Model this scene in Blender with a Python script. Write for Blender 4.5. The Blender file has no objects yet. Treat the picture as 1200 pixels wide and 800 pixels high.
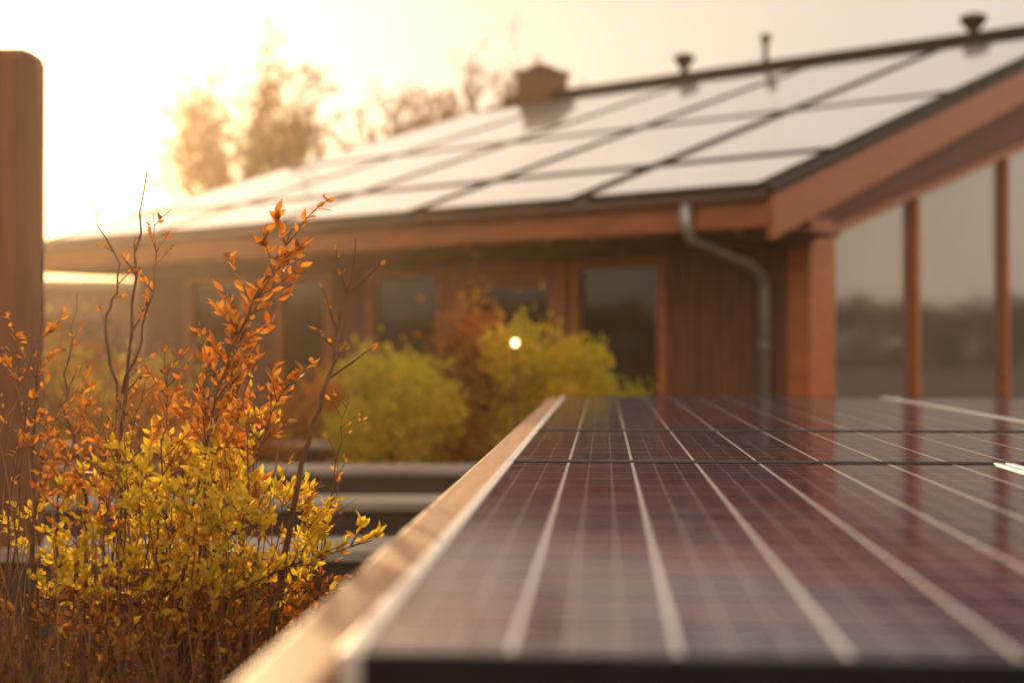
import bpy, math, random
from mathutils import Vector, Matrix, noise
random.seed(7)
R=random.random
def U(a,b): return a+(b-a)*R()
scene=bpy.context.scene
H=1.3

# ------------------------------------------------------------ materials
def new_mat(name):
    m=bpy.data.materials.new(name); m.use_nodes=True
    nt=m.node_tree
    for n in list(nt.nodes): nt.nodes.remove(n)
    out=nt.nodes.new('ShaderNodeOutputMaterial')
    return m,nt,out
def N(nt,t,**k):
    n=nt.nodes.new(t)
    for a,b in k.items(): setattr(n,a,b)
    return n
def pbr(name,c1,c2=None,rough=.6,scale=6,stretch=(1,1,1),metal=0,bump=0.0,coat=0,spec=.5,detail=6):
    m,nt,out=new_mat(name)
    b=N(nt,'ShaderNodeBsdfPrincipled')
    b.inputs['Roughness'].default_value=rough
    b.inputs['Metallic'].default_value=metal
    b.inputs['Coat Weight'].default_value=coat
    b.inputs['Specular IOR Level'].default_value=spec
    nt.links.new(b.outputs[0],out.inputs[0])
    if c2 is None: c2=tuple(x*.8 for x in c1)
    tc=N(nt,'ShaderNodeTexCoord'); mp=N(nt,'ShaderNodeMapping')
    mp.inputs['Scale'].default_value=stretch
    nz=N(nt,'ShaderNodeTexNoise'); nz.inputs['Scale'].default_value=scale; nz.inputs['Detail'].default_value=detail
    cr=N(nt,'ShaderNodeValToRGB')
    cr.color_ramp.elements[0].position=.32; cr.color_ramp.elements[1].position=.68
    cr.color_ramp.elements[0].color=(*c2,1); cr.color_ramp.elements[1].color=(*c1,1)
    nt.links.new(tc.outputs['Object'],mp.inputs[0]); nt.links.new(mp.outputs[0],nz.inputs[0])
    nt.links.new(nz.outputs[0],cr.inputs[0]); nt.links.new(cr.outputs[0],b.inputs['Base Color'])
    if bump>0:
        bp=N(nt,'ShaderNodeBump'); bp.inputs['Strength'].default_value=bump; bp.inputs['Distance'].default_value=.02
        nt.links.new(nz.outputs[0],bp.inputs['Height']); nt.links.new(bp.outputs[0],b.inputs['Normal'])
    return m
def leafmat(name,cols,trans=.5,rough=.5):
    m,nt,out=new_mat(name)
    g=N(nt,'ShaderNodeNewGeometry'); cr=N(nt,'ShaderNodeValToRGB')
    el=cr.color_ramp.elements
    while len(el)<len(cols): el.new(.5)
    for i,c in enumerate(cols):
        el[i].position=i/(len(cols)-1); el[i].color=(*c,1)
    nt.links.new(g.outputs['Random Per Island'],cr.inputs[0])
    d=N(nt,'ShaderNodeBsdfPrincipled'); d.inputs['Roughness'].default_value=rough; d.inputs['Specular IOR Level'].default_value=.25
    t=N(nt,'ShaderNodeBsdfTranslucent'); ms=N(nt,'ShaderNodeMixShader'); ms.inputs[0].default_value=trans
    nt.links.new(cr.outputs[0],d.inputs['Base Color']); nt.links.new(cr.outputs[0],t.inputs[0])
    nt.links.new(d.outputs[0],ms.inputs[1]); nt.links.new(t.outputs[0],ms.inputs[2]); nt.links.new(ms.outputs[0],out.inputs[0])
    return m

WOOD=pbr('orange_timber',(.58,.155,.03),(.36,.09,.02),.45,3,(1,1,12),bump=.2)
WOODH=pbr('orange_timber_horizontal',(.46,.115,.024),(.26,.06,.015),.45,3,(8,.6,8),bump=.2)
SIDING=pbr('brown_siding',(.24,.085,.042),(.12,.045,.025),.65,4,(6,6,.6),bump=.3)
SOFFIT=pbr('dark_soffit',(.18,.056,.022),(.10,.032,.014),.7,4,(1,8,1))
ROOFM=pbr('dark_roof_metal',(.035,.024,.02),(.022,.015,.013),.6,10,spec=.3)
TRIM=pbr('black_trim',(.035,.019,.013),None,.6,10,spec=.25)
GUT=pbr('brown_gutter',(.10,.04,.02),None,.5,10,spec=.3)
GLASS=pbr('dark_window_glass',(.02,.015,.012),None,.05,1,spec=.7)
GLASSR=pbr('coated_window_glass',(.36,.32,.28),(.33,.29,.25),.06,1,metal=.7)
COLL=pbr('collector_glass',(.80,.76,.71),(.68,.64,.60),.2,.8,coat=1,spec=1.0)  # sky reflection on the glass is put into this near-white base colour
ZINC=pbr('zinc_pipe',(.45,.42,.40),(.33,.31,.30),.35,8,metal=.6)
BRICKD=pbr('dark_brick',(.15,.055,.03),(.09,.035,.02),.85,12,bump=.4)
CORTEN=pbr('weathered_timber_post',(.24,.068,.02),(.10,.03,.012),.7,2,(6,6,.5),bump=.3)
SOIL=pbr('soil',(.09,.05,.025),(.035,.02,.011),.95,1.5,bump=.6)
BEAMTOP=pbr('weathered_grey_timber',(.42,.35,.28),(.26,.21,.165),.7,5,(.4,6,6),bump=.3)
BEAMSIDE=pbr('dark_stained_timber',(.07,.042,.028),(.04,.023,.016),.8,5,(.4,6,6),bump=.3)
FRAMEW=pbr('tan_timber_edge',(.54,.28,.13),(.36,.17,.075),.6,3,(14,.8,14),bump=.1)
ALU=pbr('aluminium',(.80,.74,.66),(.7,.64,.57),.4,20,metal=.3)
BLKALU=pbr('black_anodised',(.018,.014,.014),None,.35,20,spec=.3)
TWIG=pbr('twig_bark',(.20,.08,.035),(.10,.04,.018),.8,30)
DRY=pbr('dry_grass',(.42,.20,.06),(.20,.085,.03),.8,10)
BARK=pbr('tree_bark',(.15,.065,.028),(.10,.04,.018),.9,6)
L_YEL=leafmat('yellow_leaf',[(.58,.38,.015),(.88,.58,.03),(.97,.66,.06),(.62,.46,.03)],.64)
L_ORG=leafmat('orange_leaf',[(.62,.20,.016),(.80,.31,.03),(.46,.12,.014),(.84,.40,.05)],.6)
L_RUST=leafmat('rust_leaf',[(.28,.09,.016),(.40,.14,.022),(.16,.05,.013),(.50,.20,.03)],.45)
L_GRN=leafmat('olive_leaf',[(.34,.32,.018),(.62,.50,.025),(.78,.58,.03),(.42,.38,.02)],.55)
L_HAZY=leafmat('autumn_crown_leaf',[(.34,.13,.045),(.44,.18,.065),(.25,.09,.03)],.5)
L_DARK=leafmat('treeline_leaf',[(.14,.075,.028),(.18,.09,.032),(.10,.06,.02)],.3)

# ------------------------------------------------------------ mesh builder
class MB:
    def __init__(s): s.v=[];s.f=[];s.m=[];s.mats=[]
    def mi(s,mat):
        if mat not in s.mats: s.mats.append(mat)
        return s.mats.index(mat)
    def quadface(s,idx,mat): s.f.append(idx); s.m.append(s.mi(mat))
    def hexa(s,p,mat):
        b=len(s.v); s.v+= [tuple(x) for x in p]
        for q in ((0,3,2,1),(4,5,6,7),(0,1,5,4),(1,2,6,5),(2,3,7,6),(3,0,4,7)):
            s.quadface(tuple(b+i for i in q),mat)
    def box(s,x0,x1,y0,y1,z0,z1,mat):
        s.hexa([(x0,y0,z0),(x1,y0,z0),(x1,y1,z0),(x0,y1,z0),(x0,y0,z1),(x1,y0,z1),(x1,y1,z1),(x0,y1,z1)],mat)
    def sheared(s,x0,x1,y0,y1,za,zb,t0,t1,mat):
        s.hexa([(x0,y0,za+t0),(x1,y0,zb+t0),(x1,y1,zb+t0),(x0,y1,za+t0),(x0,y0,za+t1),(x1,y0,zb+t1),(x1,y1,zb+t1),(x0,y1,za+t1)],mat)
    def tube(s,pts,rad,mat,n=6,cap=True):
        pts=[Vector(p) for p in pts]; b=len(s.v); L=len(pts)
        for i,p in enumerate(pts):
            d=(pts[min(i+1,L-1)]-pts[max(i-1,0)])
            if d.length<1e-7: d=Vector((0,0,1))
            d.normalize()
            a=d.cross(Vector((0.13,.99,.05)));
            if a.length<.1: a=d.cross(Vector((1,0,0)))
            a.normalize(); c=d.cross(a)
            r=rad[i] if isinstance(rad,(list,tuple)) else rad
            for k in range(n):
                t=2*math.pi*k/n
                s.v.append(tuple(p+a*(r*math.cos(t))+c*(r*math.sin(t))))
        for i in range(L-1):
            for k in range(n):
                k2=(k+1)%n
                s.quadface((b+i*n+k,b+i*n+k2,b+(i+1)*n+k2,b+(i+1)*n+k),mat)
        if cap and n>=3:
            s.quadface(tuple(b+k for k in range(n))[::-1],mat)
            s.quadface(tuple(b+(L-1)*n+k for k in range(n)),mat)
    def leaf(s,p,d,L,W,mat,fine=True):
        d=d.normalized(); r=Vector((U(-1,1),U(-1,1),U(-1,1)))
        w=d.cross(r)
        if w.length<.05: w=d.cross(Vector((0,0,1)))
        w.normalize(); n=w.cross(d); b=len(s.v)
        if fine:
            fo=U(.05,.28)*W; bend=U(-.25,.25)*L
            def q(t,ww,h): return tuple(p+d*(L*t)+w*(W*ww)+n*(h+bend*t*t))
            s.v+=[q(0,0,0),q(.28,.42,fo),q(.62,.42,fo),q(1,0,0),q(.62,-.42,fo),q(.28,-.42,fo),q(.28,0,0),q(.62,0,0)]
            for f in ((0,1,6),(6,1,2,7),(7,2,3),(0,6,5),(6,7,4,5),(7,3,4)): s.quadface(tuple(b+i for i in f),mat)
        else:
            s.v+=[tuple(p),tuple(p+d*L*.5+w*W*.5),tuple(p+d*L),tuple(p+d*L*.5-w*W*.5)]
            s.quadface((b,b+1,b+2,b+3),mat)
    def obj(s,name,parent=None,smooth=False,bevel=0):
        me=bpy.data.meshes.new(name); me.from_pydata(s.v,[],s.f)
        for m in s.mats: me.materials.append(m)
        me.polygons.foreach_set('material_index',s.m)
        if smooth: me.polygons.foreach_set('use_smooth',[True]*len(s.f))
        me.update()
        o=bpy.data.objects.new(name,me); scene.collection.objects.link(o)
        if parent: o.parent=parent
        if bevel:
            bv=o.modifiers.new('bevel','BEVEL'); bv.width=bevel; bv.segments=2; bv.limit_method='ANGLE'
        return o
def empty(name,loc=(0,0,0),rz=0):
    e=bpy.data.objects.new(name,None); scene.collection.objects.link(e)
    e.location=loc; e.rotation_euler=(0,0,rz); return e

# ------------------------------------------------------------ ground
g=MB()
def gz(x,y): return .05*noise.noise(Vector((x*.5,y*.5,0)))
xs=[-700,-300,-120,-60]+[-30+i for i in range(61)]+[60,120,300,700]
ys=[-300,-100,-40,-15]+[-6+i for i in range(50)]+[60,100,250,900]
for y in ys:
    for x in xs: g.v.append((x,y,gz(x,y) if abs(x)<40 and -10<y<50 else 0))
for j in range(len(ys)-1):
    for i in range(len(xs)-1):
        a=j*len(xs)+i; g.quadface((a,a+1,a+1+len(xs),a+len(xs)),SOIL)
g.obj('ground',smooth=True)

# ------------------------------------------------------------ house
house=empty('timber_house',(2.47,13.7,0),math.atan2(.784,.621))
LEN=12.3; EZ=2.8; SL=.3217; RB=11.5; PZ=EZ+SL*RB
m=MB()
m.sheared(0,RB,0.0,LEN,EZ,PZ,-.2,0,ROOFM); m.sheared(RB+.002,2*RB,0.0,LEN,PZ,EZ,-.2,0,ROOFM)
m.box(RB-.2,RB+.2,-.03,LEN+.03,PZ-.03,PZ+.12,TRIM)
m.obj('roof',house)
m=MB()
for y0,y1 in ((-.07,-.002),(LEN+.002,LEN+.07)):
    m.sheared(-.03,RB-.001,y0,y1,EZ,PZ,-.46,-.03,WOODH); m.sheared(RB+.001,2*RB,y0,y1,PZ,EZ,-.46,-.03,WOODH)
    m.sheared(-.05,RB,y0-.02,y1+.02,EZ,PZ,-.028,.05,TRIM); m.sheared(RB+.002,2*RB,y0-.02,y1+.02,PZ,EZ,-.028,.05,TRIM)
m.box(-.045,-.002,0,LEN,EZ-.33,EZ-.02,WOODH)
m.obj('fascia_boards',house,bevel=.006)
m=MB()
m.box(0,1.6,.002,LEN-.002,EZ-.33,EZ-.30,SOFFIT)
for i in range(21):
    y=.3+i*.58; m.box(.02,1.58,y,y+.08,EZ-.40,EZ-.332,SOFFIT)
m.sheared(1.6,RB,.02,.42,EZ+SL*1.6,PZ,-.26,-.215,SOFFIT)
m.obj('soffit',house)
m=MB(); m.tube([(-.10,-.02,EZ-.05),(-.10,LEN,EZ-.05)],.04,GUT,10)
m.obj('gutter',house,smooth=True)
m=MB()
y=.85
m.tube([(-.12,y,EZ-.08),(-.12,y,EZ-.3),(-.02,y,EZ-.42),(.5,y,EZ-.50),(1.2,y,EZ-.62),(1.45,y,EZ-.74),(1.5,y,EZ-.9),(1.5,y,0)],.055,ZINC,12)
for z in (.6,1.3): m.tube([(1.5,y,z),(1.5,y,z+.05)],.068,ZINC,12)
m.obj('downpipe',house,smooth=True)
ops=[(2.15,3.5),(3.56,5.47),(5.52,6.9),(7.6,8.7),(9.4,10.7)]
m=MB(); ZT=2.35
a=.62; ends=[]
for o0,o1 in ops: ends.append((a,o0)); a=o1
ends.append((a,11.9))
for a0,a1 in ends:
    y=a0
    while y<a1-.001:
        y2=min(y+.14,a1); off=U(0,.012)
        m.box(1.6+off,1.8,y+.005,y2-.005,0,ZT,SIDING); y+=.14
m.box(1.60,1.82,.62,11.9,ZT,3.05,SIDING)
m.box(1.54,1.597,.5,11.9,ZT+.03,ZT+.17,SOFFIT)
m.box(1.7,21.4,11.75,11.9,0,2.9,SIDING); m.box(21.2,21.4,.5,11.74,0,3.0,SIDING)
m.box(1.83,1.86,.6,11.7,0,3,TRIM)
m.sheared(1.82,RB,11.75,11.9,EZ+SL*1.8,PZ,-.9,-.21,SIDING)
m.obj('walls',house)
def window(mb,a0,a1,z0,z1,fw,mat,extra=None):
    mb.box(1.56,1.68,a0,a0+fw,z0,z1,mat); mb.box(1.56,1.68,a1-fw,a1,z0,z1,mat)
    mb.box(1.562,1.678,a0+fw,a1-fw,z1-fw,z1,mat); mb.box(1.562,1.678,a0+fw,a1-fw,z0,z0+fw,mat)
    mb.box(1.64,1.65,a0+fw,a1-fw,z0+fw,z1-fw,GLASS)
m=MB(); window(m,3.56,5.47,0.05,ZT+.01,.22,WOOD)
m.box(1.6,1.67,3.78,3.86,.27,2.12,WOODH); m.box(1.6,1.67,5.17,5.25,.27,2.12,WOODH)
m.box(1.602,1.668,3.86,5.17,2.05,2.12,WOODH); m.box(1.602,1.668,3.86,5.17,.27,.5,WOODH)
m.tube([(1.52,4.02,1.05),(1.52,4.02,1.45)],.015,ZINC,8)
m.obj('door',house,bevel=.005)
m=MB()
for i,(a0,a1) in enumerate(ops):
    if i==1: continue
    window(m,a0,a1,0.05,ZT,.11,WOOD)
m.obj('windows',house,bevel=.005)
m=MB()
def hz(b): return 2.1+.26*b if b<=RB else 2.1+.26*(2*RB-b)
def rz(b): return (EZ+SL*b if b<=RB else EZ+SL*(2*RB-b))-.21
for b0,b1 in ((1.6,RB),(RB,21.4)):
    m.hexa([(b0,.42,hz(b0)),(b1,.42,hz(b1)),(b1,.56,hz(b1)),(b0,.56,hz(b0)),(b0,.42,rz(b0)),(b1,.42,rz(b1)),(b1,.56,rz(b1)),(b0,.56,rz(b0))],SIDING)
    m.hexa([(b0,.36,hz(b0)-.12),(b1,.36,hz(b1)-.12),(b1,.54,hz(b1)-.12),(b0,.54,hz(b0)-.12),(b0,.36,hz(b0)-.004),(b1,.36,hz(b1)-.004),(b1,.54,hz(b1)-.004),(b0,.54,hz(b0)-.004)],WOODH)
m.obj('gable_wall',house)
m=MB()
m.box(1.55,2.12,.33,.60,0,2.70,WOOD)
for b in (2.2,4.57,7.75,10.9,14.2,17.5,20.8): m.box(b-.06,b+.06,.38,.52,0,hz(b)-.10,WOOD)
m.box(2.26,21.3,.40,.50,.0,.25,WOODH)
m.obj('gable_posts',house,bevel=.006)
m=MB()
for b0,b1 in ((2.1,RB),(RB,21.2)):
    m.hexa([(b0,.47,.1),(b1,.47,.1),(b1,.48,.1),(b0,.48,.1),(b0,.47,hz(b0)-.11),(b1,.47,hz(b1)-.11),(b1,.48,hz(b1)-.11),(b0,.48,hz(b0)-.11)],GLASSR)
m.obj('gable_glazing',house)
m=MB(); cols=[(.16,2.22),(2.45,4.60),(4.83,7.0),(7.23,9.4),(9.63,12.1)]
rows=[(.12,1.52),(1.76,4.85),(5.1,10.0)]
for a0,a1 in cols:
    for b0,b1 in rows:
        z0=EZ+SL*b0; z1=EZ+SL*b1
        m.sheared(b0,b1,a0,a1,z0,z1,.004,.075,TRIM)
        m.sheared(b0+.04,b1-.04,a0+.04,a1-.04,z0+SL*.04,z1-SL*.04,.076,.082,COLL)
m.obj('roof_collectors',house)
m=MB(); m.box(RB-.38,RB+.38,11.1,11.85,PZ-.5,PZ+.5,BRICKD); m.box(RB-.44,RB+.44,11.04,11.91,PZ+.501,PZ+.60,BRICKD)
m.box(RB-.2,RB+.2,11.3,11.65,PZ+.601,PZ+.72,TRIM); m.obj('chimney',house)
def vent(nm,a,h,r,cap):
    m=MB(); b=RB+.35; z=PZ-.1
    m.tube([(b,a,z-.1),(b,a,z+.12)],[r*2.0,r*1.3],TRIM,14); m.tube([(b,a,z+.1),(b,a,z+h)],r,TRIM,14)
    if cap: 
        m.tube([(b,a,z+h-.02),(b,a,z+h+.12),(b,a,z+h+.2),(b,a,z+h+.24)],[r*1.2,r*2.5,r*2.7,r*1.4],TRIM,16)
    else: m.tube([(b,a,z+h),(b,a,z+h+.12)],r*1.9,TRIM,12)
    m.obj(nm,house,smooth=False)
vent('roof_vent',8.2,.46,.08,True); vent('flue_pipe',6.4,.72,.055,False); vent('roof_vent_large',2.4,.40,.09,True)

# ------------------------------------------------------------ left column
m=MB(); m.box(-2.8,-2.03,6.0,6.22,0,2.57,CORTEN)
m.obj('weathered_column',bevel=.05)
car=empty('garden_shed',(-11.5,27,0),.15)
m=MB(); m.box(-2.5,4.6,0,3,0,2.45,SIDING); m.obj('walls',car)
m=MB(); m.box(-2.8,4.9,-.4,3.3,2.46,2.60,BEAMTOP); m.obj('roof',car)
m=MB()
for x in (-1.8,.3,2.4): m.box(x,x+1.5,-.03,-.004,.7,1.9,GLASS)
m.obj('windows',car)

# guessed lamp on a stake, added to stand in for a bright round highlight
e=empty('highlight_lantern',(.025,10.98,0)); m=MB()
m.tube([(0,0,-.05),(0,0,1.30)],.007,TWIG,8); m.tube([(0,0,1.295),(0,0,1.31)],.02,TRIM,12); m.tube([(0,0,1.372),(0,0,1.38),(0,0,1.40)],[.028,.024,.006],TRIM,12)
m.obj('post',e)
lm,nt,out=new_mat('highlight_glow'); em=N(nt,'ShaderNodeEmission'); em.inputs[0].default_value=(1,.74,.40,1); em.inputs[1].default_value=5; nt.links.new(em.outputs[0],out.inputs[0])
m=MB(); m.tube([(0,0,1.312),(0,0,1.325),(0,0,1.342),(0,0,1.359),(0,0,1.371)],[.012,.022,.027,.022,.012],lm,12); m.obj('globe',e,smooth=True)

# ------------------------------------------------------------ raised bed edging beams
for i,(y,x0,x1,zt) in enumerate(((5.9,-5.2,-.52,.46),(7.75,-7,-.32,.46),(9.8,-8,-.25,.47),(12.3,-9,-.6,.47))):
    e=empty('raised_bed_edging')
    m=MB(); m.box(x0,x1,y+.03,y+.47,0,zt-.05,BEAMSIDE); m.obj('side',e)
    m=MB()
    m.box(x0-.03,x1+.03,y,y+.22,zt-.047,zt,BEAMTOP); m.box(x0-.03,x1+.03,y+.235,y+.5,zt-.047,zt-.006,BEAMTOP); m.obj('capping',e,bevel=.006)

# ------------------------------------------------------------ foreground solar array
arr=empty('solar_panel_array',(0,0,0),-math.radians(3.7))
PZt=H-.25
def cellmat():
    m,nt,out=new_mat('photovoltaic_cells')
    tc=N(nt,'ShaderNodeTexCoord'); sx=N(nt,'ShaderNodeSeparateXYZ'); nt.links.new(tc.outputs['Object'],sx.inputs[0])
    def M(op,a,b=None,c=None):
        n=N(nt,'ShaderNodeMath',operation=op)
        for i,v in enumerate((a,b,c)):
            if v is None: continue
            if isinstance(v,(int,float)): n.inputs[i].default_value=v
            else: nt.links.new(v,n.inputs[i])
        return n.outputs[0]
    def line(src,off,sp,w):
        f=M('FRACT',M('DIVIDE',M('ADD',src,off),sp)); d=M('ABSOLUTE',M('SUBTRACT',f,.5))
        return M('GREATER_THAN',d,.5-w/sp/2)
    X,Y=sx.outputs[0],sx.outputs[1]
    gap=line(X,10*.138+.077,.138,.0065)
    half=line(X,10*.138+.077,.046,.0022)
    bus=line(X,10*.138+.077+.0115,.023,.0010)
    cr=line(Y,.02,.069,.0042)
    cr3=line(Y,.02,.138,.006)
    nz=N(nt,'ShaderNodeTexNoise'); nz.inputs['Scale'].default_value=2.5; nt.links.new(tc.outputs['Object'],nz.inputs[0])
    cx=M('FLOOR',M('DIVIDE',M('ADD',X,10*.138+.077),.138)); cy=M('FLOOR',M('DIVIDE',M('ADD',Y,.02),.069))
    cb=N(nt,'ShaderNodeCombineXYZ'); nt.links.new(cx,cb.inputs[0]); nt.links.new(cy,cb.inputs[1])
    wn=N(nt,'ShaderNodeTexWhiteNoise'); nt.links.new(cb.outputs[0],wn.inputs[0])
    v=M('ADD',M('MULTIPLY',wn.outputs[0],.30),M('MULTIPLY',nz.outputs[0],.9))
    ramp=N(nt,'ShaderNodeValToRGB'); e=ramp.color_ramp.elements
    e[0].position=.35; e[0].color=(.014,.008,.042,1); e[1].position=.9; e[1].color=(.12,.012,.030,1)
    nt.links.new(v,ramp.inputs[0])
    def mix(fac,a,col,k=1):
        mx=N(nt,'ShaderNodeMix',data_type='RGBA'); nt.links.new(M('MULTIPLY',fac,k),mx.inputs[0]); nt.links.new(a,mx.inputs[6]); mx.inputs[7].default_value=(*col,1); return mx.outputs[2]
    c=mix(bus,ramp.outputs[0],(.5,.38,.40),.3); c=mix(cr,c,(.75,.62,.60),.6); c=mix(half,c,(.75,.62,.60),.5); c=mix(cr3,c,(.75,.65,.60),.5); c=mix(gap,c,(.84,.78,.74),1)
    d=N(nt,'ShaderNodeBsdfDiffuse'); nt.links.new(c,d.inputs[0])
    gl=N(nt,'ShaderNodeBsdfGlossy'); fr_=N(nt,'ShaderNodeFresnel'); fr_.inputs[0].default_value=1.34
    nz2=N(nt,'ShaderNodeTexNoise'); nz2.inputs['Scale'].default_value=9; nz2.inputs['Detail'].default_value=8; nt.links.new(tc.outputs['Object'],nz2.inputs[0])
    rr=N(nt,'ShaderNodeMapRange'); rr.inputs[3].default_value=.05; rr.inputs[4].default_value=.17; nt.links.new(nz2.outputs[0],rr.inputs[0]); nt.links.new(rr.outputs[0],gl.inputs['Roughness'])
    ms=N(nt,'ShaderNodeMixShader'); nt.links.new(fr_.outputs[0],ms.inputs[0]); nt.links.new(d.outputs[0],ms.inputs[1]); nt.links.new(gl.outputs[0],ms.inputs[2])
    nt.links.new(ms.outputs[0],out.inputs[0]); return m
PV=cellmat()
rowsP=[(1.15,3.13,[-.22,.86,1.95,3.03,4.1]),(3.155,4.33,[-.22,1.38,2.98,4.58]),(4.355,7.35,[-.22,1.42,3.06,4.7])]
cells=MB(); fr=MB(); cl=MB()
for y0,y1,xsn in rowsP:
    for x0,x1 in zip(xsn[:-1],xsn[1:]):
        x0+=.004; x1-=.004
        cells.box(x0+.018,x1-.018,y0+.012,y1-.012,PZt-.03,PZt,PV)
        fr.box(x0,x0+.0175,y0,y1,PZt-.045,PZt+.003,ALU); fr.box(x1-.0175,x1,y0,y1,PZt-.045,PZt+.003,ALU)
        fr.box(x0+.018,x1-.018,y0-.001,y0+.0115,PZt-.045,PZt+.0025,BLKALU); fr.box(x0+.018,x1-.018,y1-.0115,y1+.001,PZt-.045,PZt+.0025,BLKALU)
    for x in xsn[1:-1]:
        for y in (y0+.3,y1-.3): cl.box(x-.02,x+.02,y-.03,y+.03,PZt+.0035,PZt+.008,ALU)
cells.obj('photovoltaic_cells',arr); fr.obj('panel_frames',arr,bevel=.0012); cl.obj('panel_clamps',arr)
m=MB(); m.box(-.292,-.222,1.05,7.45,PZt-.12,PZt-.012,FRAMEW); m.obj('timber_edge',arr,bevel=.006)
m=MB(); m.box(-.22,4.7,1.152,1.19,PZt-.16,PZt-.047,BLKALU)
for y in (3.12,4.33,7.3): m.box(-.22,4.7,y,y+.05,PZt-.16,PZt-.048,BLKALU)
for y in (1.25,3.2,5.2,7.2):
    for x in (-.27,1.4,3.0,4.6): m.box(x,x+.08,y,y+.08,-.05,PZt-.161,BEAMSIDE)
m.box(-.36,-.293,3.55,3.75,PZt-.15,PZt-.09,BLKALU)
m.obj('support_frame',arr)

# ------------------------------------------------------------ bushes
def bush(name,c,r,mats,nl,ls,clumps=16,stems=10):
    e=empty(name,(c[0],c[1],0)); m=MB()
    cz=c[2]
    cs=[]
    for i in range(clumps):
        v=Vector((random.gauss(0,1),random.gauss(0,1),random.gauss(0,1))).normalized()*U(.3,.9)
        cs.append((Vector((v.x*r[0],v.y*r[1],cz+v.z*r[2])),U(.18,.5),random.choice(mats)))
    for i in range(nl):
        p,k,mt=random.choice(cs)
        v=Vector((random.gauss(0,1),random.gauss(0,1),random.gauss(0,1))).normalized()*(R()**.45)
        if R()<.16: v*=U(1.2,1.9)
        q=p+Vector((v.x*r[0]*k,v.y*r[1]*k,v.z*r[2]*k))
        if q.z<.03: q.z=U(.03,.2)
        m.leaf(q,v+Vector((U(-.6,.6),U(-.6,.6),U(0,.8))),ls*U(.7,1.4),ls*U(.4,.7),mt if R()<.8 else random.choice(mats),False)
    m.obj('foliage',e)
    m=MB()
    for i in range(stems):
        p=cs[i%len(cs)][0]; m.tube([(U(-.06,.06),U(-.06,.06),-.05),(p.x*.4,p.y*.4,p.z*.5),tuple(p)],[.02,.014,.006],TWIG,5)
    m.obj('stems',e)
def rb(px,d): return (px-600)/1667*d
bush('yellow_shrub',(rb(455,11.2),11.2,.72),(.58,.5,.56),[L_GRN,L_GRN,L_YEL],6500,.06,26)
bush('orange_shrub',(rb(535,11.9),11.9,.98),(.48,.42,.82),[L_ORG,L_ORG,L_RUST],5500,.065,22)
bush('green_yellow_shrub',(rb(622,11.6),11.6,.80),(.64,.5,.74),[L_YEL,L_GRN,L_GRN,L_YEL],6500,.065,26)
bush('green_shrub',(rb(700,13.2),13.2,.62),(.55,.4,.45),[L_GRN],3000,.06,14)
bush('orange_shrub',(rb(370,13.4),13.4,.6),(.55,.5,.55),[L_ORG,L_YEL,L_RUST],3500,.06,14)
bush('rust_shrub',(rb(130,8.7),8.7,.50),(.85,.4,.60),[L_ORG,L_RUST],4500,.05,20)
bush('rust_shrub',(rb(250,11.3),11.3,.4),(.9,.4,.5),[L_RUST,L_ORG],3500,.055,18)
bush('rust_shrub',(rb(60,14),14,.7),(1.5,.6,.8),[L_RUST,L_GRN],4000,.08,18)

# ------------------------------------------------------------ trees
def tree(name,loc,h,rad,seed,lm,nl):
    # trunk, ascending limbs aimed through an ellipsoidal crown, side twigs and sparse leaves
    random.seed(seed); e=empty(name,loc); m=MB(); lf=MB()
    th=h*.34
    m.tube([(0,0,-.1),(.05,.03,th*.5),(.1,0,th),(.0,.05,th*1.5)],[h*.02,h*.016,h*.013,h*.008],BARK,8,cap=False)
    cz=h*.63; rz_=h*.37
    tips=[]
    for i in range(34):
        v=Vector((random.gauss(0,1),random.gauss(0,1),random.gauss(.25,.9))).normalized()*U(.62,1.0)
        T=Vector((v.x*rad,v.y*rad,cz+v.z*rz_))
        S0=Vector((0,0,th*U(.75,1.45))); mid=S0.lerp(T,.5)+Vector((U(-.3,.3),U(-.3,.3),U(-.2,.5)))
        P=[S0,S0.lerp(mid,.5)+Vector((0,0,.1)),mid,mid.lerp(T,.5)+Vector((U(-.15,.15),U(-.15,.15),.1)),T]
        m.tube(P,[h*.007,h*.0055,h*.004,h*.003,.015],BARK,5,cap=False)
        for j in range(15):
            t=U(.35,1)*4; a=min(3,int(t)); b=P[a].lerp(P[a+1],t-a)
            d=((T-S0).normalized()*.6+Vector((U(-1,1),U(-1,1),U(-.4,1)))*.8).normalized(); L=U(.6,1.5)*h/12
            Q=[b,b+d*L*.5+Vector((U(-.1,.1),U(-.1,.1),.05)),b+d*L+Vector((U(-.1,.1),U(-.1,.1),.15))]
            m.tube(Q,[.025,.018,.010],BARK,3,cap=False)
            for k2 in range(4):
                s=Q[1].lerp(Q[2],R()); d2=(d+Vector((U(-1,1),U(-1,1),U(-.5,1)))*.9).normalized(); l2=U(.25,.6)*h/12
                m.tube([s,s+d2*l2],[.014,.008],BARK,3,cap=False); tips.append((s,s+d2*l2))
    for i in range(nl):
        s,t=random.choice(tips); q=s.lerp(t,U(.2,1.15))+Vector((random.gauss(0,.06),random.gauss(0,.06),random.gauss(0,.06)))
        lf.leaf(q,Vector((U(-1,1),U(-1,1),U(-1,.6))),U(.10,.18),U(.07,.12),lm,False)
    m.obj('branches',e); lf.obj('foliage',e)
tree('autumn_tree',(-8.4,45,0),10.6,3.1,11,L_HAZY,9000)
tree('autumn_tree',(-4.0,50,0),10.2,2.2,5,L_HAZY,5000)
tree('autumn_tree',(-.9,54,0),12.8,3.0,23,L_HAZY,8000)
tree('autumn_tree',(1.6,58,0),13.3,2.6,31,L_HAZY,5500)
random.seed(99)
m=MB()
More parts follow.
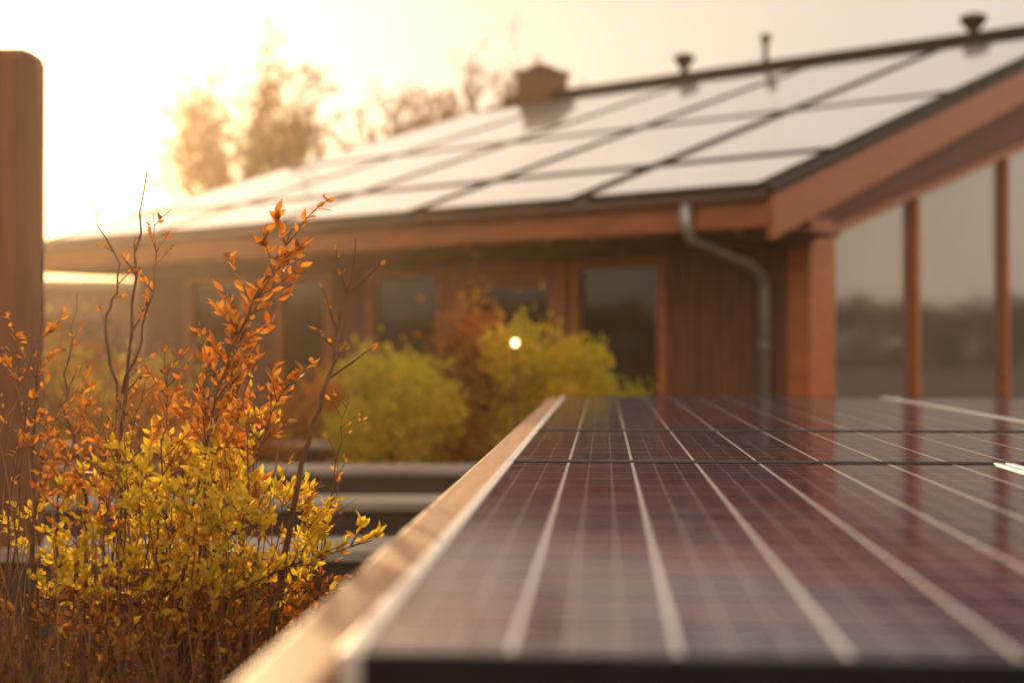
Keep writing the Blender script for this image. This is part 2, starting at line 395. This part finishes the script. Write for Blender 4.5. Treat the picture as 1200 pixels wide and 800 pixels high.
for i in range(16000):
    th=U(0,2*math.pi); rr=95+10*R()
    hh=3.8+2.2*noise.noise(Vector((math.cos(th)*9,math.sin(th)*9,1)))+1.6*noise.noise(Vector((math.cos(th)*30,math.sin(th)*30,5)))
    z=hh*(1-R()**1.6)
    m.leaf(Vector((rr*math.cos(th),rr*math.sin(th),z)),Vector((U(-1,1),U(-1,1),U(-.5,1))),U(1.0,2.2),U(.8,1.5),L_DARK,False)
m.obj('distant_trees')

# ------------------------------------------------------------ foreground plant
random.seed(4)
def catmull(P,n=6):
    P=[Vector(p) for p in P]; P=[P[0]*2-P[1]]+P+[P[-1]*2-P[-2]]; out=[]
    for i in range(1,len(P)-2):
        for k in range(n):
            t=k/n; a,b,c,d=P[i-1],P[i],P[i+1],P[i+2]
            out.append(.5*((2*b)+(c-a)*t+(2*a-5*b+4*c-d)*t*t+(3*b-a-3*c+d)*t**3))
    out.append(P[-2]); return out
def stem(ms,ml,P,r0,pick,leafy=(.3,1),twigs=8,tl=.12,lp=9,ll=.03,jit=.006):
    pts=catmull(P); L=len(pts)
    pts=[p+Vector((U(-jit,jit),U(-jit,jit),0)) for p in pts]
    ms.tube(pts,[r0*(1-.8*i/(L-1)) for i in range(L)],TWIG,5)
    for i in range(twigs):
        t=leafy[0]+(leafy[1]-leafy[0])*(i+R()*.8)/twigs; k=min(L-2,int(t*(L-1))); p=pts[k]
        d=(pts[k+1]-p).normalized(); az=U(0,6.283)
        td=(d*.7+Vector((math.cos(az),math.sin(az)*.9,U(-.1,.5)))*.75).normalized(); ln=tl*U(.5,1.3)
        q=p.copy(); tp=[q.copy()]
        for s in range(4):
            td=(td+Vector((U(-.2,.2),U(-.2,.2),U(-.15,.2)))).normalized(); q=q+td*(ln/4); tp.append(q.copy())
        ms.tube(tp,[r0*.35,r0*.3,r0*.25,r0*.2,r0*.12],TWIG,4,cap=False)
        for j in range(lp):
            s=U(.2,1)*4; a=min(3,int(s)); b=tp[a].lerp(tp[a+1],s-a)
            ld=(td*.6+Vector((U(-1,1),U(-1,1),U(-.5,.8)))*.8)
            ml.leaf(b,ld,ll*U(.5,1.3),ll*U(.36,.6),pick(b))
def pk_y(b):
    v=R()+noise.noise(b*6)*.5
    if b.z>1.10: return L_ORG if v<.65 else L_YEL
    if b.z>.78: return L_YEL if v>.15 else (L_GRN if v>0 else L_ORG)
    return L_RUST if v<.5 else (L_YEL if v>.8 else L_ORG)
pk_o=lambda b: L_ORG if R()<.85 else L_RUST
pk_r=lambda b: L_RUST if R()<.8 else L_ORG
sh=empty('autumn_shrub'); ms=MB(); ml=MB(); y=3.15
stem(ms,ml,[(-.80,y,0),(-.76,y,.6),(-.68,y,1.08),(-.60,y-.05,1.33),(-.47,y-.08,1.56)],.006,pk_o,(.5,1),24,.13,14,.031)
stem(ms,ml,[(-.8,y,.2),(-.70,y,.8),(-.66,y+.05,1.15),(-.56,y,1.42)],.005,pk_o,(.5,1),16,.12,12,.029)
stem(ms,ml,[(-.8,y,.2),(-.62,y,.8),(-.58,y+.05,1.05),(-.49,y,1.24)],.005,pk_o,(.5,1),12,.10,11,.03)
stem(ms,ml,[(-.86,y,.2),(-.87,y,.95),(-.84,y,1.4),(-.81,y,1.69)],.007,pk_o,(.5,.9),4,.07,3,.018)
stem(ms,ml,[(-.86,y,1.15),(-.90,y,1.35),(-.87,y,1.46),(-.94,y,1.63)],.0045,pk_o,(.3,.9),4,.06,2,.018)
stem(ms,ml,[(-.86,y,1.2),(-.80,y,1.42),(-.79,y,1.6)],.0035,pk_o,(.3,1),8,.07,6,.018)
stem(ms,ml,[(-.56,y,.4),(-.50,y-.1,.8),(-.43,y-.15,1.1),(-.37,y-.15,1.3),(-.33,y-.15,1.53)],.0095,pk_o,(.68,.95),6,.10,4,.018)
stem(ms,ml,[(-1.06,y,.3),(-1.06,y,1.05),(-1.035,y,1.52)],.0075,pk_o,(.2,.9),4,.08,2,.018)
stem(ms,ml,[(-.98,y,.3),(-.94,y,.9),(-.99,y,1.2),(-.96,y,1.42)],.005,pk_o,(.3,.9),5,.08,4,.018)
for tx,tz in ((-1.05,1.34),(-1.0,1.20),(-.95,1.16),(-.76,1.27),(-.87,1.10)):
    stem(ms,ml,[(tx-.04,y,.2),(tx-.04,y+U(-.1,.1),.8),(tx-.02,y+U(-.1,.1),tz-.18),(tx,y,tz)],.004,pk_o,(.55,1),11,.10,10,.022)
stem(ms,ml,[(-.85,y,.2),(-.78,y,.62),(-.55,y-.1,.80),(-.30,y-.1,.89)],.006,pk_y,(.4,1),18,.08,12,.026)
for i in range(60):
    bx=U(-1.0,-.6); tx=random.gauss(-.70,.17); tz=U(.74,1.19)-abs(tx+.68)*.45; yy=y+U(-.22,.35)
    stem(ms,ml,[(bx,yy,.05),((bx+tx)/2,yy+U(-.05,.05),.5),(tx-U(-.05,.05),yy+U(-.1,.1),tz-.15),(tx,yy+U(-.1,.1),tz)],.0033,pk_y,(.48,1),11,.10,11,.025)
for i in range(20):
    tx=U(-1.1,-.4); tz=U(.9,1.35); yy=y+U(-.15,.2)
    stem(ms,ml,[(tx-.05,yy,.4),(tx+U(-.04,.04),yy,tz-.2),(tx+U(-.1,.1),yy,tz)],.003,pk_o,(.5,1),6,.08,3,.017)
ms.obj('stems',sh,smooth=True); ml.obj('leaves',sh)
ug=empty('dry_undergrowth'); ms=MB(); ml=MB()
for i in range(170):
    bx=U(-1.5,-.28); yy=U(2.5,3.6); tz=U(.5,.82)-max(0,bx+.55)*.7
    if yy<2.8: tz-=.13
    stem(ms,ml,[(bx,yy,.0),(bx+U(-.05,.05),yy,tz*.6),(bx+U(-.1,.1),yy+U(-.05,.05),tz)],.003,pk_r,(.45,1),9,.10,7,.018)
for i in range(3600):
    bx=U(-1.5,-.25); yy=U(2.4,3.5); tz=U(.35,.80)-max(0,bx+.6)*.5; a=U(-.14,.14); b=U(-.1,.1)
    ms.tube([(bx,yy,.25),(bx+a*.4,yy+b*.4,tz*.8),(bx+a,yy+b,tz)],[.0018,.0013,.0006],DRY if i%3==0 else TWIG,3,cap=False)
for i in range(70):   # taller dry blades
    bx=U(-1.35,-.5); yy=U(2.85,3.5); tz=U(.85,1.35)-max(0,bx+.7)*.8; a=U(-.16,.16)
    ms.tube(catmull([(bx,yy,.25),(bx+a*.1,yy,tz*.6),(bx+a*.5,yy,tz*.9),(bx+a,yy,tz)],4),[.0022-.0018*k/12 for k in range(13)],DRY,4,cap=False)
ms.obj('stems',ug); ml.obj('leaves',ug)
m=MB(); 
for j in range(21):
    for i in range(21):
        x=-2.4+2.1*i/20; yv=2.2+1.9*j/20
        m.v.append((x,yv,.30+.05*noise.noise(Vector((x*4,yv*4,2)))-(.3 if i in(0,20) or j in (0,20) else 0)))
for j in range(20):
    for i in range(20):
        a=j*21+i; m.quadface((a,a+1,a+22,a+21),SOIL)
m.obj('soil_mound',smooth=True)

# ------------------------------------------------------------ haze (scattering volume added for the warm glow and lens veil)
hm,nt,out=new_mat('veil_haze')
vs=N(nt,'ShaderNodeVolumeScatter'); vs.inputs['Density'].default_value=.0019; vs.inputs['Anisotropy'].default_value=.77; vs.inputs['Color'].default_value=(1,.78,.54,1)
nt.links.new(vs.outputs[0],out.inputs['Volume'])
m=MB(); m.box(-40,40,-3,40,-1,20,hm); m.obj('haze')

# ------------------------------------------------------------ light
EL=math.radians(8); AZ=math.radians(-16.3)
S=Vector((math.sin(AZ)*math.cos(EL),math.cos(AZ)*math.cos(EL),math.sin(EL)))
sd=bpy.data.lights.new('sun','SUN'); sd.energy=5; sd.angle=math.radians(.5); sd.color=(1,.66,.34)
so=bpy.data.objects.new('sun',sd); scene.collection.objects.link(so); so.rotation_euler=S.to_track_quat('Z','Y').to_euler(); so.location=S*50
w=bpy.data.worlds.new('World'); scene.world=w; w.use_nodes=True; nt=w.node_tree
bg=nt.nodes['Background']; sky=nt.nodes.new('ShaderNodeTexSky'); sky.sky_type='NISHITA'; sky.sun_disc=False
sky.sun_elevation=EL; sky.sun_rotation=AZ; sky.dust_density=2; sky.air_density=1.0; sky.ozone_density=1
mx=nt.nodes.new('ShaderNodeMix'); mx.data_type='RGBA'; mx.blend_type='MULTIPLY'; mx.inputs[0].default_value=1
mx.inputs[7].default_value=(.46,.45,.48,1)
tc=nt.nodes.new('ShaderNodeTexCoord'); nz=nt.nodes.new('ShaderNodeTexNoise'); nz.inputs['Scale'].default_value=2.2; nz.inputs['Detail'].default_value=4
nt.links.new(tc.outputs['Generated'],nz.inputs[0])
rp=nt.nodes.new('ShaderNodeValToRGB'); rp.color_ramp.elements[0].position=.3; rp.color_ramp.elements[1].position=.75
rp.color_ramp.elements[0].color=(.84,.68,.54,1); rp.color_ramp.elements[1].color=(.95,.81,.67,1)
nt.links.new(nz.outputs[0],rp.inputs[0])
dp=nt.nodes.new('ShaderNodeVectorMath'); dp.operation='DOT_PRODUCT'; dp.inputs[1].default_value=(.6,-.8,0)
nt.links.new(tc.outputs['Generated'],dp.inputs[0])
mr=nt.nodes.new('ShaderNodeMapRange'); mr.inputs[1].default_value=-.5; mr.inputs[2].default_value=1; mr.inputs[3].default_value=7.4; mr.inputs[4].default_value=15.5  # sky brightened away from the sun, added as fill for facade and glass
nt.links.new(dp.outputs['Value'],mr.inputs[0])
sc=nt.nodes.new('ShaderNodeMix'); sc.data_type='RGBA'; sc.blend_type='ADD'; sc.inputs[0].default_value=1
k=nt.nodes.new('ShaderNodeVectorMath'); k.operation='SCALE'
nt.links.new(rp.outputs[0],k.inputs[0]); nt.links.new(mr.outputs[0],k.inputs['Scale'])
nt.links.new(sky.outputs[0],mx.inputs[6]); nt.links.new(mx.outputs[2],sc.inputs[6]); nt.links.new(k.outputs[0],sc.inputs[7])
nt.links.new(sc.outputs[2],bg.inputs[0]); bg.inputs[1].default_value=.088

# ------------------------------------------------------------ camera
cd=bpy.data.cameras.new('camera'); co=bpy.data.objects.new('camera',cd); scene.collection.objects.link(co)
co.location=(0,0,H); co.rotation_euler=(math.radians(90.27),0,0)
cd.lens=50; cd.sensor_width=36; cd.clip_end=2000; cd.clip_start=.02
cd.dof.use_dof=True; cd.dof.focus_distance=3.35; cd.dof.aperture_fstop=1.7
scene.camera=co
scene.view_settings.view_transform='Standard'; scene.view_settings.look='None'; scene.view_settings.exposure=0
